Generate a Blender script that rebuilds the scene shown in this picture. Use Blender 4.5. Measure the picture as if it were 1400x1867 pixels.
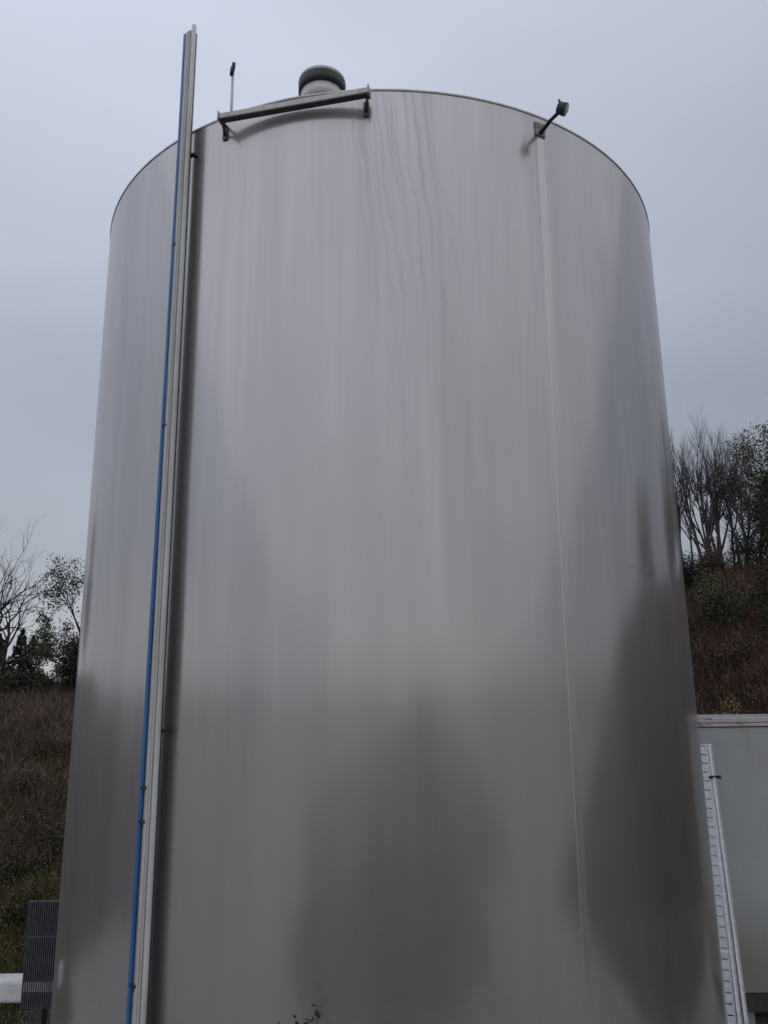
import bpy, math, random
import numpy as np
from mathutils import Matrix, Vector

for o in list(bpy.data.objects):
    bpy.data.objects.remove(o, do_unlink=True)
scene = bpy.context.scene
COL = scene.collection
R_ = math.radians

# ---------------------------------------------------------------- camera
CAM_Z = 2.93
cam = bpy.data.cameras.new('camera')
cam.sensor_fit = 'VERTICAL'
cam.sensor_height = 36.0
cam.lens = 27.0
cam.clip_start = 0.05
cam.clip_end = 3000
cam_o = bpy.data.objects.new('camera', cam)
COL.objects.link(cam_o)
cam_o.matrix_world = (Matrix.Translation((0, 0, CAM_Z)) @ Matrix.Rotation(R_(90 + 12.951), 4, 'X')
                      @ Matrix.Rotation(-0.0114216, 4, 'Z'))
scene.camera = cam_o

# ---------------------------------------------------------------- sky, sun, exposure
world = bpy.data.worlds.new('World')
scene.world = world
world.use_nodes = True
wn, wl = world.node_tree.nodes, world.node_tree.links
wn.clear()
SUN_EL, SUN_AZ = R_(64), R_(168)          # behind the camera, a little to the right


def build_sky():
    def N(t, **k):
        n = wn.new(t)
        for a, b in k.items():
            setattr(n, a, b)
        return n

    def M(op, a, b=None, c=None):
        n = N('ShaderNodeMath', operation=op)
        for i, v in enumerate((a, b, c)):
            if v is None:
                continue
            if isinstance(v, (int, float)):
                n.inputs[i].default_value = v
            else:
                wl.new(v, n.inputs[i])
        return n.outputs[0]
    out = N('ShaderNodeOutputWorld')
    bg = N('ShaderNodeBackground')
    bg.inputs['Strength'].default_value = 0.1
    tc = N('ShaderNodeTexCoord')
    sep = N('ShaderNodeSeparateXYZ')
    wl.new(tc.outputs['Generated'], sep.inputs[0])
    x, y, z = sep.outputs
    zc = M('MAXIMUM', z, 0.0)
    # overcast sky: brighter overhead than low down, a little brighter on the left
    ramp = N('ShaderNodeValToRGB')
    cr = ramp.color_ramp
    cr.interpolation = 'EASE'
    cr.elements[0].position = 0.0
    cr.elements[0].color = (0.49, 0.50, 0.535, 1)
    cr.elements[1].position = 1.0
    cr.elements[1].color = (0.66, 0.70, 0.82, 1)
    for pos, c in ((0.16, (0.385, 0.412, 0.468, 1)), (0.32, (0.392, 0.431, 0.52, 1)), (0.50, (0.49, 0.53, 0.64, 1)),
                   (0.70, (0.59, 0.635, 0.765, 1))):
        e = cr.elements.new(pos)
        e.color = c
    wl.new(zc, ramp.inputs[0])
    # side gradient
    side = M('ADD', M('MULTIPLY_ADD', x, -0.24, 1.10), M('MULTIPLY', y, -0.10))
    # soft cloud mottling
    mp = N('ShaderNodeMapping')
    mp.inputs['Scale'].default_value = (1.0, 1.0, 2.2)
    wl.new(tc.outputs['Generated'], mp.inputs[0])
    no = N('ShaderNodeTexNoise')
    no.inputs['Scale'].default_value = 2.1
    no.inputs['Detail'].default_value = 3.0
    no.inputs['Roughness'].default_value = 0.45
    wl.new(mp.outputs[0], no.inputs['Vector'])
    cl = M('MULTIPLY_ADD', no.outputs['Fac'], 0.40, 0.80)
    fac = M('MULTIPLY', M('MULTIPLY', side, cl), 9.6)
    vm = N('ShaderNodeVectorMath', operation='SCALE')
    wl.new(ramp.outputs[0], vm.inputs[0])
    wl.new(fac, vm.inputs['Scale'])
    sky = N('ShaderNodeTexSky', sky_type='NISHITA')
    sky.sun_disc = False
    sky.sun_elevation = SUN_EL
    sky.sun_rotation = SUN_AZ
    sky.air_density = 1.0
    sky.dust_density = 3.0
    mix = N('ShaderNodeMix', data_type='RGBA')
    mix.inputs['Factor'].default_value = 0.06
    wl.new(vm.outputs[0], mix.inputs['A'])
    wl.new(sky.outputs[0], mix.inputs['B'])
    wl.new(mix.outputs['Result'], bg.inputs['Color'])
    wl.new(bg.outputs[0], out.inputs['Surface'])


build_sky()

sun = bpy.data.lights.new('sun', 'SUN')
sun.energy = 0.5
sun.angle = R_(130)
sun.color = (1.0, 0.97, 0.93)
sun_o = bpy.data.objects.new('sun', sun)
COL.objects.link(sun_o)
sd = Vector((math.sin(SUN_AZ) * math.cos(SUN_EL), math.cos(SUN_AZ) * math.cos(SUN_EL), math.sin(SUN_EL)))
sun_o.rotation_euler = sd.to_track_quat('Z', 'Y').to_euler()
sun_o.location = sd * 60

vs = scene.view_settings
vs.view_transform = 'Standard'
vs.look = 'None'
vs.gamma = 1.0
vs.exposure = 0.0
vs.use_curve_mapping = False


# ---------------------------------------------------------------- helpers
class MB:
    """collects vertices and faces; build() links them as one mesh object"""

    def __init__(self):
        self.v, self.f = [], []

    def quad_grid(self, rows, close=False):
        base = len(self.v)
        n = len(rows[0])
        for r in rows:
            self.v.extend([tuple(p) for p in r])
        for i in range(len(rows) - 1):
            for j in range(n if close else n - 1):
                k = (j + 1) % n
                self.f.append((base + i * n + j, base + i * n + k, base + (i + 1) * n + k, base + (i + 1) * n + j))
        return base

    def box(self, c, s, m=None):
        b = len(self.v)
        for dx in (-.5, .5):
            for dy in (-.5, .5):
                for dz in (-.5, .5):
                    p = Vector((dx * s[0], dy * s[1], dz * s[2]))
                    p = (m @ p if m is not None else p) + Vector(c)
                    self.v.append(tuple(p))
        for q in ((0, 1, 3, 2), (4, 6, 7, 5), (0, 4, 5, 1), (2, 3, 7, 6), (0, 2, 6, 4), (1, 5, 7, 3)):
            self.f.append(tuple(b + i for i in q))
        return self

    def tube(self, pts, rad, n=8, cap=True):
        pts = [Vector(p) for p in pts]
        if not hasattr(rad, '__len__'):
            rad = [rad] * len(pts)
        rows = []
        for i, p in enumerate(pts):
            d = (pts[min(i + 1, len(pts) - 1)] - pts[max(i - 1, 0)]).normalized()
            u = d.cross(Vector((0, 0, 1)) if abs(d.z) < .9 else Vector((1, 0, 0))).normalized()
            w = d.cross(u)
            rows.append([p + rad[i] * (math.cos(2 * math.pi * k / n) * u + math.sin(2 * math.pi * k / n) * w) for k in range(n)])
        b = self.quad_grid(rows, True)
        if cap:
            self.f.append(tuple(b + k for k in reversed(range(n))))
            self.f.append(tuple(b + (len(rows) - 1) * n + k for k in range(n)))
        return self

    def lathe(self, prof, c=(0, 0, 0), n=48):
        rows = []
        for r, z in prof:
            rows.append([(c[0] + r * math.cos(2 * math.pi * k / n), c[1] + r * math.sin(2 * math.pi * k / n), c[2] + z) for k in range(n)])
        self.quad_grid(rows, True)
        return self

    def build(self, name, mat, parent=None, smooth=False, bevel=0.0):
        me = bpy.data.meshes.new(name)
        me.from_pydata(self.v, [], self.f)
        me.update()
        return link(name, me, mat, parent, smooth, bevel)


def link(name, me, mat, parent=None, smooth=False, bevel=0.0):
    o = bpy.data.objects.new(name, me)
    COL.objects.link(o)
    if mat is not None and not me.materials:
        me.materials.append(mat)
    if smooth:
        me.polygons.foreach_set('use_smooth', [True] * len(me.polygons))
    if bevel > 0:
        md = o.modifiers.new('bevel', 'BEVEL')
        md.width = bevel
        md.segments = 2 if bevel < .02 else 5
        md.limit_method = 'ANGLE'
    if parent is not None:
        o.parent = parent
        o.matrix_parent_inverse = parent.matrix_basis.inverted()
    return o


def fast_mesh(name, verts, tris):
    """numpy triangles -> mesh"""
    me = bpy.data.meshes.new(name)
    v = np.asarray(verts, dtype=np.float32).reshape(-1, 3)
    t = np.asarray(tris, dtype=np.int32).reshape(-1, 3)
    me.vertices.add(len(v))
    me.vertices.foreach_set('co', v.ravel())
    me.loops.add(t.size)
    me.loops.foreach_set('vertex_index', t.ravel())
    me.polygons.add(len(t))
    me.polygons.foreach_set('loop_start', np.arange(0, t.size, 3, dtype=np.int32))
    me.update(calc_edges=True)
    return me


def thing(name, label, cat, loc=(0, 0, 0), group=None):
    o = bpy.data.objects.new(name, None)
    o.empty_display_size = 0.2
    COL.objects.link(o)
    o.location = loc
    return tag(o, label, cat, group)


def tag(o, label=None, cat=None, group=None, kind=None):
    if label:
        o['label'] = label
    if cat:
        o['category'] = cat
    if group:
        o['group'] = group
    if kind:
        o['kind'] = kind
    return o


class Mat:
    def __init__(self, name, color=(.5, .5, .5), rough=.6, metal=0.0, spec=.5):
        self.m = bpy.data.materials.new(name)
        self.m.use_nodes = True
        self.n, self.l = self.m.node_tree.nodes, self.m.node_tree.links
        self.b = self.n['Principled BSDF']
        self.b.inputs['Base Color'].default_value = (*color, 1)
        self.b.inputs['Roughness'].default_value = rough
        self.b.inputs['Metallic'].default_value = metal
        self.b.inputs['Specular IOR Level'].default_value = spec

    def node(self, t, **k):
        n = self.n.new(t)
        for a, v in k.items():
            setattr(n, a, v)
        return n

    def math(self, op, a, b=None, c=None, clamp=False):
        n = self.node('ShaderNodeMath', operation=op, use_clamp=clamp)
        for i, v in enumerate((a, b, c)):
            if v is None:
                continue
            if isinstance(v, (int, float)):
                n.inputs[i].default_value = v
            else:
                self.l.new(v, n.inputs[i])
        return n.outputs[0]

    def noise(self, vec, scale=5., detail=4., rough=.55, dist=0.):
        n = self.node('ShaderNodeTexNoise')
        n.inputs['Scale'].default_value = scale
        n.inputs['Detail'].default_value = detail
        n.inputs['Roughness'].default_value = rough
        n.inputs['Distortion'].default_value = dist
        if vec is not None:
            self.l.new(vec, n.inputs['Vector'])
        return n.outputs['Fac']

    def coords(self, which='Object', scale=(1, 1, 1)):
        t = self.node('ShaderNodeTexCoord')
        m = self.node('ShaderNodeMapping')
        m.inputs['Scale'].default_value = scale
        self.l.new(t.outputs[which], m.inputs[0])
        return m.outputs[0]

    def ramp(self, fac, stops):
        r = self.node('ShaderNodeValToRGB')
        el = r.color_ramp.elements
        el[0].position, el[0].color = stops[0][0], (*stops[0][1], 1)
        el[1].position, el[1].color = stops[-1][0], (*stops[-1][1], 1)
        for p, c in stops[1:-1]:
            e = el.new(p)
            e.color = (*c, 1)
        self.l.new(fac, r.inputs[0])
        return r.outputs[0]

    def mix(self, fac, a, b, blend='MIX'):
        n = self.node('ShaderNodeMix', data_type='RGBA', blend_type=blend)
        for key, v in (('Factor', fac), ('A', a), ('B', b)):
            if isinstance(v, (int, float)):
                n.inputs[key].default_value = v
            elif isinstance(v, tuple):
                n.inputs[key].default_value = (*v, 1)
            else:
                self.l.new(v, n.inputs[key])
        return n.outputs['Result']

    def smooth(self, v, lo, hi):
        n = self.node('ShaderNodeMapRange', interpolation_type='SMOOTHSTEP')
        self.l.new(v, n.inputs['Value'])
        n.inputs['From Min'].default_value = lo
        n.inputs['From Max'].default_value = hi
        return n.outputs['Result']

    def color(self, s):
        self.l.new(s, self.b.inputs['Base Color'])
        return self

    def rough(self, s):
        self.l.new(s, self.b.inputs['Roughness'])
        return self

    def bump(self, h, strength=.3, dist=.01):
        n = self.node('ShaderNodeBump')
        n.inputs['Strength'].default_value = strength
        n.inputs['Distance'].default_value = dist
        self.l.new(h, n.inputs['Height'])
        self.l.new(n.outputs[0], self.b.inputs['Normal'])
        return self


def worn(name, c0, c1, rough=.5, metal=0., scale=8., stretch=(1, 1, 1)):
    m = Mat(name, c0, rough, metal)
    v = m.coords('Object', stretch)
    f = m.noise(v, scale, 5, .6)
    m.color(m.mix(m.smooth(f, .35, .7), c0, c1))
    m.rough(m.math('MULTIPLY_ADD', f, .3, rough - .15))
    m.bump(m.noise(v, scale * 6, 3), .12, .004)
    return m.m


def leafy(name, cols, rough=.6, trans=.0):
    """colour varies per leaf and in patches"""
    m = Mat(name, cols[0], rough, 0, .25)
    g = m.node('ShaderNodeNewGeometry')
    v = m.coords('Object')
    n = m.noise(v, .9, 3)
    f = m.math('ADD', m.math('MULTIPLY', g.outputs['Random Per Island'], .62), m.math('MULTIPLY_ADD', n, .9, -.26))
    k = len(cols)
    m.color(m.ramp(f, [((i + .5) / k, c) for i, c in enumerate(cols)]))
    return m.m


# ---------------------------------------------------------------- materials
TANK_C = (-0.0113, 8.2174)
TANK_R = 3.0
YARD = -0.35
TANK_TOP = 7.582


def stainless_shell():
    m = Mat('brushed_stainless', (.6, .59, .575), .4, 1.0)
    b = m.b
    t = m.node('ShaderNodeTexCoord')
    sep = m.node('ShaderNodeSeparateXYZ')
    m.l.new(t.outputs['Object'], sep.inputs[0])
    x, y, z = sep.outputs           # object origin: tank axis at yard level
    th = m.math('ARCTAN2', x, m.math('MULTIPLY', y, -1.0))
    u = m.math('MULTIPLY', th, TANK_R)

    def uv(su, sz, off=0.0):
        c = m.node('ShaderNodeCombineXYZ')
        m.l.new(m.math('MULTIPLY', u, su), c.inputs[0])
        m.l.new(m.math('MULTIPLY', z, sz), c.inputs[1])
        c.inputs[2].default_value = off
        return c.outputs[0]
    # long vertical weather streaks
    s1 = m.noise(uv(3.0, .16), 1.0, 5, .6)
    s2 = m.noise(uv(22., .5, 3.), 1.0, 4, .6)
    s3 = m.noise(uv(1.1, .5, 7.), 1.0, 4, .55)
    # rain tracks that run down from the rim, right of the bar
    wob = m.noise(uv(5.5, 1.7, 11.), 1.0, 3, .55)
    ut = m.math('ADD', m.math('ADD', u, m.math('MULTIPLY', z, .095)), m.math('MULTIPLY_ADD', wob, .13, -.065))
    cu = m.node('ShaderNodeCombineXYZ')
    m.l.new(m.math('MULTIPLY', ut, 25.), cu.inputs[0])
    m.l.new(m.math('MULTIPLY', z, .42), cu.inputs[1])
    cu.inputs[2].default_value = 4.1
    tr = m.noise(cu.outputs[0], 1.0, 2.5, .55)
    lines = m.smooth(tr, .47, .59)
    zone_u = m.math('MULTIPLY', m.smooth(ut, .36, .66), m.math('SUBTRACT', 1.0, m.smooth(ut, 1.16, 1.22)))
    zone_z = m.smooth(m.math('ADD', z, m.math('MULTIPLY', s2, 3.4)), 7.0, 9.6)
    drip = m.math('MULTIPLY', m.math('MULTIPLY', lines, zone_u), zone_z, clamp=True)
    # dull grime film that runs down under the rim everywhere, faintly
    film = m.math('MULTIPLY', m.smooth(s2, .48, .72), m.smooth(m.math('ADD', z, m.math('MULTIPLY', s1, 3.5)), 5.0, 9.2))
    # dust thrown up from the ground, lower half, and wiping swirls
    wv = m.node('ShaderNodeMapping')
    wv.inputs['Rotation'].default_value = (0, 0, R_(-32))
    wv.inputs['Scale'].default_value = (1.1, 5.2, 1)
    m.l.new(uv(1., 1., 5.), wv.inputs[0])
    swirl = m.noise(wv.outputs[0], 1.25, 3, .5, .6)
    low = m.math('SUBTRACT', 1.0, m.smooth(z, 1.2, 3.2))
    swm = m.math('MULTIPLY', m.smooth(swirl, .52, .72), low)
    base = m.mix(m.smooth(s1, .3, .75), (.430, .412, .406), (.508, .486, .474))
    base = m.mix(m.math('MULTIPLY', m.smooth(s3, .42, .72), .55), base, (.43, .412, .404))
    base = m.mix(m.math('MULTIPLY', film, .30), base, (.35, .35, .35))
    base = m.mix(m.math('MULTIPLY', drip, .42), base, (.28, .28, .288))
    base = m.mix(m.math('MULTIPLY', swm, .16), base, (.55, .54, .53))
    m.color(base)
    r = m.math('MULTIPLY_ADD', s1, .07, .125)
    r = m.math('ADD', r, m.math('MULTIPLY', film, .06))
    r = m.math('SUBTRACT', r, m.math('MULTIPLY', drip, .05))
    m.rough(r)
    b.inputs['Anisotropic'].default_value = .42
    b.inputs['Anisotropic Rotation'].default_value = .25
    tg = m.node('ShaderNodeTangent', direction_type='RADIAL', axis='Z')
    m.l.new(tg.outputs[0], b.inputs['Tangent'])
    # sheet is never perfectly round: broad shallow waves and fine brushing
    h = m.math('ADD', m.math('MULTIPLY', m.noise(uv(.8, .35, 9.), 1.0, 2, .5), 1.0), m.math('MULTIPLY', s2, .015))
    m.bump(h, .10, .10)
    # weathered surface: a broad soft lobe over the sharper mirror of the metal
    b2 = m.node('ShaderNodeBsdfPrincipled')
    b2.inputs['Metallic'].default_value = 1.0
    b2.inputs['Roughness'].default_value = .54
    m.l.new(base, b2.inputs['Base Color'])
    for k_ in ('Normal',):
        m.l.new(b.inputs[k_].links[0].from_socket, b2.inputs[k_])
    mx = m.node('ShaderNodeMixShader')
    m.l.new(m.math('MULTIPLY_ADD', s3, .30, .32, clamp=True), mx.inputs[0])
    m.l.new(b.outputs[0], mx.inputs[1])
    m.l.new(b2.outputs[0], mx.inputs[2])
    m.l.new(mx.outputs[0], m.n['Material Output'].inputs['Surface'])
    return m.m


M_TANK = stainless_shell()
M_SEAM = Mat('seam_stainless', (.505, .485, .462), .40, 1.0).m
M_STEEL_DULL = worn('dull_steel', (.42, .42, .42), (.30, .30, .30), .45, .9, 10, (1, 1, .3))
M_RIM = worn('rim_steel', (.48, .48, .49), (.36, .36, .36), .5, .6, 6)
M_GALV = worn('galvanised', (.52, .54, .57), (.40, .42, .45), .5, .35, 30)
M_GALV_BR = worn('bright_galvanised', (.66, .66, .68), (.54, .55, .58), .45, .25, 22)
M_GREY_PVC = worn('grey_trunking', (.44, .43, .415), (.33, .32, .305), .55, .0, 4, (6, 6, .5))
M_PIPE = worn('pale_grey_pipe', (.52, .51, .495), (.40, .385, .36), .45, .0, 3, (6, 6, .6))
M_BLUE = worn('blue_pipe', (.026, .14, .36), (.02, .10, .27), .4, .0, 4, (4, 4, .6))
M_BLACK = worn('black_rubber', (.010, .010, .011), (.02, .02, .02), .6, 0, 20)
M_DARK_METAL = worn('dark_metal', (.05, .05, .052), (.09, .085, .08), .5, .4, 20)
M_WHITE = worn('white_paint', (.62, .62, .62), (.46, .44, .41), .5, 0, 5)
M_VENT = worn('vent_pale', (.62, .60, .59), (.50, .49, .48), .5, 0, 6)
M_VENTCAP = worn('vent_cap', (.45, .50, .52), (.36, .40, .41), .5, 0.1, 6)
M_MESH = worn('mesh_wire', (.075, .082, .09), (.055, .058, .062), .5, .3, 20)
M_BARK = worn('bark', (.055, .045, .038), (.03, .026, .023), .9, 0, 6)
M_BARK_GREY = worn('grey_bark', (.095, .085, .085), (.05, .045, .045), .9, 0, 6)
M_BARK_DARK = worn('dark_bark', (.024, .020, .018), (.014, .012, .011), .9, 0, 6)
M_LENS = Mat('lamp_lens', (.30, .31, .33), .15, 0).m


def container_mats():
    m = Mat('cabin_panel', (.26, .28, .28), .5)
    v = m.coords('Object', (1, 1, 1))
    s = m.noise(m.coords('Object', (7, 7, .6)), 1, 4, .6)
    n = m.noise(v, 1.6, 4, .6)
    c = m.mix(m.smooth(n, .35, .7), (.36, .37, .365), (.325, .333, .326))
    t = m.node('ShaderNodeTexCoord')
    sep = m.node('ShaderNodeSeparateXYZ')
    m.l.new(t.outputs['Object'], sep.inputs[0])
    low_olive = m.math('MULTIPLY', m.math('SUBTRACT', 1.0, m.smooth(m.math('SUBTRACT', sep.outputs[2], m.math('MULTIPLY', s, .5)), -.1, .75)), .7)  # panel turns darker olive towards the bottom
    c = m.mix(low_olive, c, (.15, .155, .10))
    c = m.mix(m.math('MULTIPLY', m.smooth(s, .55, .8), .25), c, (.18, .185, .18))
    m.color(c)
    m.bump(n, .1, .01)
    r = Mat('cabin_rail', (.5, .47, .45), .5)
    n2 = r.noise(r.coords('Object', (3.4, 1, 14)), 2.2, 4, .6)
    n3 = r.noise(r.coords('Object', (5, 1, 5)), 1., 4, .6)
    c = r.mix(r.smooth(n3, .35, .7), (.50, .475, .45), (.42, .375, .355))
    c = r.mix(r.smooth(n2, .57, .66), c, (.13, .075, .055))
    r.color(c)
    return m.m, r.m


M_PANEL, M_RAIL = container_mats()

M_LEAF_EVER = leafy('evergreen_leaves', [(.020, .030, .016), (.050, .058, .028), (.095, .085, .040), (.16, .115, .05)])
M_LEAF_DARK = leafy('dark_leaves', [(.010, .014, .009), (.020, .024, .013), (.035, .036, .02)])
M_LEAF_OLIVE = leafy('olive_leaves', [(.03, .034, .018), (.06, .06, .03), (.10, .095, .045)])
M_LEAF_BROWN = leafy('russet_leaves', [(.035, .024, .02), (.065, .042, .032), (.10, .065, .04), (.16, .10, .035)])
M_LEAF_YELLOW = leafy('yellow_leaves', [(.04, .028, .02), (.09, .06, .03), (.20, .14, .04), (.32, .22, .05)])
M_CONIFER = leafy('conifer_needles', [(.010, .015, .014), (.018, .024, .02), (.028, .034, .026)])
M_GRASS = leafy('dry_grass', [(.08, .064, .034), (.14, .12, .046), (.19, .16, .065), (.25, .20, .10)])
M_GRASS_GREEN = leafy('green_grass', [(.06, .07, .022), (.11, .12, .032), (.18, .17, .055)])
M_HEATH = leafy('heath_twigs', [(.075, .052, .042), (.13, .09, .074), (.19, .13, .105), (.26, .19, .14)])
M_BRACKEN = leafy('dead_bracken', [(.035, .023, .020), (.07, .043, .036), (.11, .065, .050), (.19, .12, .06)])


# ---------------------------------------------------------------- ground
def ss(a, b, t):
    t = np.clip((t - a) / (b - a), 0, 1)
    return t * t * (3 - 2 * t)


AZK = np.array([-180, -150, -120, -90, -60, -45, -26, -20, 0, 18, 22, 27, 45, 66, 80, 95, 120, 150, 180], float)
TEL = np.array([-.073, -.082, -.109, -.149, -.05, .012, .004, .01, .06, .115, .125, .13, .12, .12, .05, -.109, -.082, -.082, -.073])
RH0 = np.array([18, 16, 14, 14, 9.5, 8.8, 9.0, 9.0, 13, 14, 14, 13, 9.0, 6.5, 7.0, 14, 16, 18, 18], float)
RH1 = np.array([45, 40, 30, 22, 20, 20, 19, 18, 27, 28, 28, 27, 26, 25, 26, 30, 40, 45, 45], float)


def wav(x, y):
    return (np.sin(x * 1.3 + 1.7 * np.sin(y * .7)) * .5 + np.sin(y * 1.9 + x * .6) * .3 + np.sin(x * 3.1 - y * 2.3) * .2)


def height(x, y):
    x = np.asarray(x, float)
    y = np.asarray(y, float)
    rho = np.hypot(x, y)
    az = np.degrees(np.arctan2(x, y))
    te, r0, r1 = (np.interp(az, AZK, a) for a in (TEL, RH0, RH1))
    top = CAM_Z + te * r1
    t = np.clip((rho - r0) / (r1 - r0), 0, 1)
    prof = .55 * t + .45 * ss(0, 1, t)
    h = YARD + (top - YARD) * prof
    h = h + np.clip(rho - r1, 0, 400) * .006
    h = h + wav(x * .8, y * .8) * .10 * ss(0, .2, t)
    # bank the photographer stands on; unseen heaps behind, added for the dark mirrored peak
    px, py = 2.9, -6.8
    bank = 1.68 * (1 - ss(1.2, 3.3, np.hypot(x * .75, (y + .7) * .75)))
    d = np.hypot((x - px) * .85, (y - py))
    heap = np.clip(3.42 - .58 * d, 0, None) + .10 * wav(x * 2, y * 2) * (d < 5.2)
    d2 = np.hypot((x + 2.2), (y + 7.5))
    heap2 = np.clip(1.75 - .33 * d2, 0, None)
    return h + np.maximum(np.maximum(bank, heap), heap2)


def axis_pts():
    a = [-420, -300, -200, -140, -100, -75, -58]
    b = list(np.arange(-45, -20, 2.0)) + list(np.arange(-20, 31, .5)) + list(np.arange(32, 46, 2.0))
    return np.array(a + b + [58, 75, 100, 140, 200, 300, 420])


gx = axis_pts()
gy = axis_pts()
GX, GY = np.meshgrid(gx, gy)
GZ = height(GX, GY)
verts = np.stack([GX.ravel(), GY.ravel(), GZ.ravel()], 1)
nx, ny = len(gx), len(gy)
ii, jj = np.meshgrid(np.arange(ny - 1), np.arange(nx - 1), indexing='ij')
a0 = (ii * nx + jj).ravel()
tris = np.concatenate([np.stack([a0, a0 + 1, a0 + nx + 1], 1), np.stack([a0, a0 + nx + 1, a0 + nx], 1)])
gme = fast_mesh('ground', verts, tris)
# what the surface is made of, per vertex: 0 gravel yard, 1 soil and litter
zone = ss(.06, .5, GZ - YARD).ravel()
at = gme.attributes.new('soil', 'FLOAT', 'POINT')
at.data.foreach_set('value', zone.astype(np.float32))
dry = ((GY < 4.5) & (np.hypot(GX, GY) < 16)).ravel()
at2 = gme.attributes.new('dry', 'FLOAT', 'POINT')
at2.data.foreach_set('value', dry.astype(np.float32))
gm = Mat('earth_and_gravel', (.1, .09, .07), .95, 0, .2)
an = gm.node('ShaderNodeAttribute', attribute_name='soil')
gv = gm.coords('Object')
n1 = gm.noise(gv, .55, 5, .6)
n2 = gm.noise(gv, 9, 5, .65)
soil = gm.ramp(n1, [(.3, (.030, .024, .018)), (.5, (.050, .040, .030)), (.62, (.046, .046, .020)), (.75, (.070, .052, .032))])
soil = gm.mix(gm.math('MULTIPLY', n2, .5), soil, (.028, .022, .018))
an2 = gm.node('ShaderNodeAttribute', attribute_name='dry')
soil = gm.mix(an2.outputs['Fac'], soil, gm.ramp(n2, [(.3, (.10, .09, .077)), (.7, (.175, .158, .135))]))
grav = gm.ramp(n2, [(.3, (.25, .235, .213)), (.7, (.37, .348, .315))])
gm.color(gm.mix(gm.smooth(gm.math('ADD', an.outputs['Fac'], gm.math('MULTIPLY_ADD', n1, .5, -.25)), .35, .6), grav, soil))
gm.bump(n2, .5, .05)
g_o = link('ground', gme, gm.m, smooth=True)
tag(g_o, kind='structure')

# ---------------------------------------------------------------- the tank
TB = (TANK_C[0], TANK_C[1], YARD)
tank = thing('storage_tank', 'huge cylindrical storage tank of brushed stainless steel with rain-streaked wall', 'tank', TB)
HT = TANK_TOP - YARD


def cyl_pt(r, th_deg, z):
    """point at angle th (0 = towards the viewer, positive to the right)"""
    a = R_(th_deg)
    return Vector((TANK_C[0] + r * math.sin(a), TANK_C[1] - r * math.cos(a), z))


mb = MB()
zs = list(np.linspace(0, HT, 9))
mb.lathe([(TANK_R, z) for z in zs], n=288)
sh = mb.build('shell', M_TANK, smooth=True)
sh.location = TB
sh.parent = tank
sh.matrix_parent_inverse = tank.matrix_basis.inverted()
# rim: rolled edge angle round the top
mb = MB()
mb.lathe([(2.96, HT + .004), (2.96, HT + .012), (3.005, HT + .012), (3.006, HT + .006), (3.005, HT - .006), (3.001, HT - .007)], TB, 288)
mb.build('rim', M_RIM, tank, True)
mb = MB()
mb.lathe([(2.97, HT + .002), (1.5, HT + .30), (.02, HT + .55)], TB, 96)
mb.build('roof', M_STEEL_DULL, tank, True)
mb = MB()
mb.lathe([(3.09, .0), (3.09, .05), (3.004, .06)], TB, 144)
mb.build('base_ring', M_RIM, tank, True)
# vertical seam strip right of centre: a flat band, so it mirrors a slightly different direction
mb = MB()
rows = []
for k in range(25):
    z = YARD + .07 + (TANK_TOP - .12 - YARD - .07) * k / 24
    thc = 26.72 + (25.45 - 26.72) * (TANK_TOP - z) / (TANK_TOP - .85)
    c = cyl_pt(3.0020, thc, z)
    a = R_(thc + 3.2)
    tgt = Vector((math.cos(a), math.sin(a), 0))
    wd = .030
    nrm = Vector((math.sin(R_(thc)), -math.cos(R_(thc)), 0))
    rows.append([c - tgt * (wd + .003) - nrm * .0042, c - tgt * wd, c + tgt * wd])
mb.quad_grid(rows)
mb.build('seam_strip', M_SEAM, tank, False)

# a short stretch of plate weld that shows on the right of the wall
mb = MB()
mb.quad_grid([[cyl_pt(3.0008, t_, 3.835 + dz) for t_ in np.linspace(38, 47, 31)] for dz in (-.003, .0, .003)])
mb.build('weld_line', M_STEEL_DULL, tank, True)

# ---------------------------------------------------------------- roof vent and pole
ROOF = lambda x, y: TANK_TOP + .002 + (2.97 - math.hypot(x - TANK_C[0], y - TANK_C[1])) * .2
vx, vy = -.54, 6.2
vz = ROOF(vx, vy)
vent = thing('roof_vent', 'pale mushroom vent with black band on the tank roof', 'vent', (vx, vy, vz))
v0 = (vx, vy, 0)
MB().lathe([(.155, vz - .05), (.155, 8.16), (.168, 8.20)], v0, 40).build('neck', M_VENT, vent, True)
MB().lathe([(.20, vz - .06), (.20, vz + .03), (.156, vz + .035)], v0, 40).build('flange', M_STEEL_DULL, vent, True)
MB().lathe([(.160, 8.202), (.198, 8.206), (.202, 8.262), (.18, 8.265)], v0, 40).build('dark_ring', M_DARK_METAL, vent, True)  # dark ring between neck and skirt
MB().lathe([(.172, 8.267), (.196, 8.270), (.204, 8.395), (.19, 8.398)], v0, 40).build('skirt', M_VENT, vent, True)
MB().lathe([(.19, 8.400), (.221, 8.402), (.223, 8.505), (.2, 8.508)], v0, 40).build('band', M_BLACK, vent, True)
MB().lathe([(.2, 8.510), (.224, 8.511), (.221, 8.545), (.205, 8.560), (.1, 8.582), (.004, 8.587)], v0, 40).build('cap', M_VENTCAP, vent, True)

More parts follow.
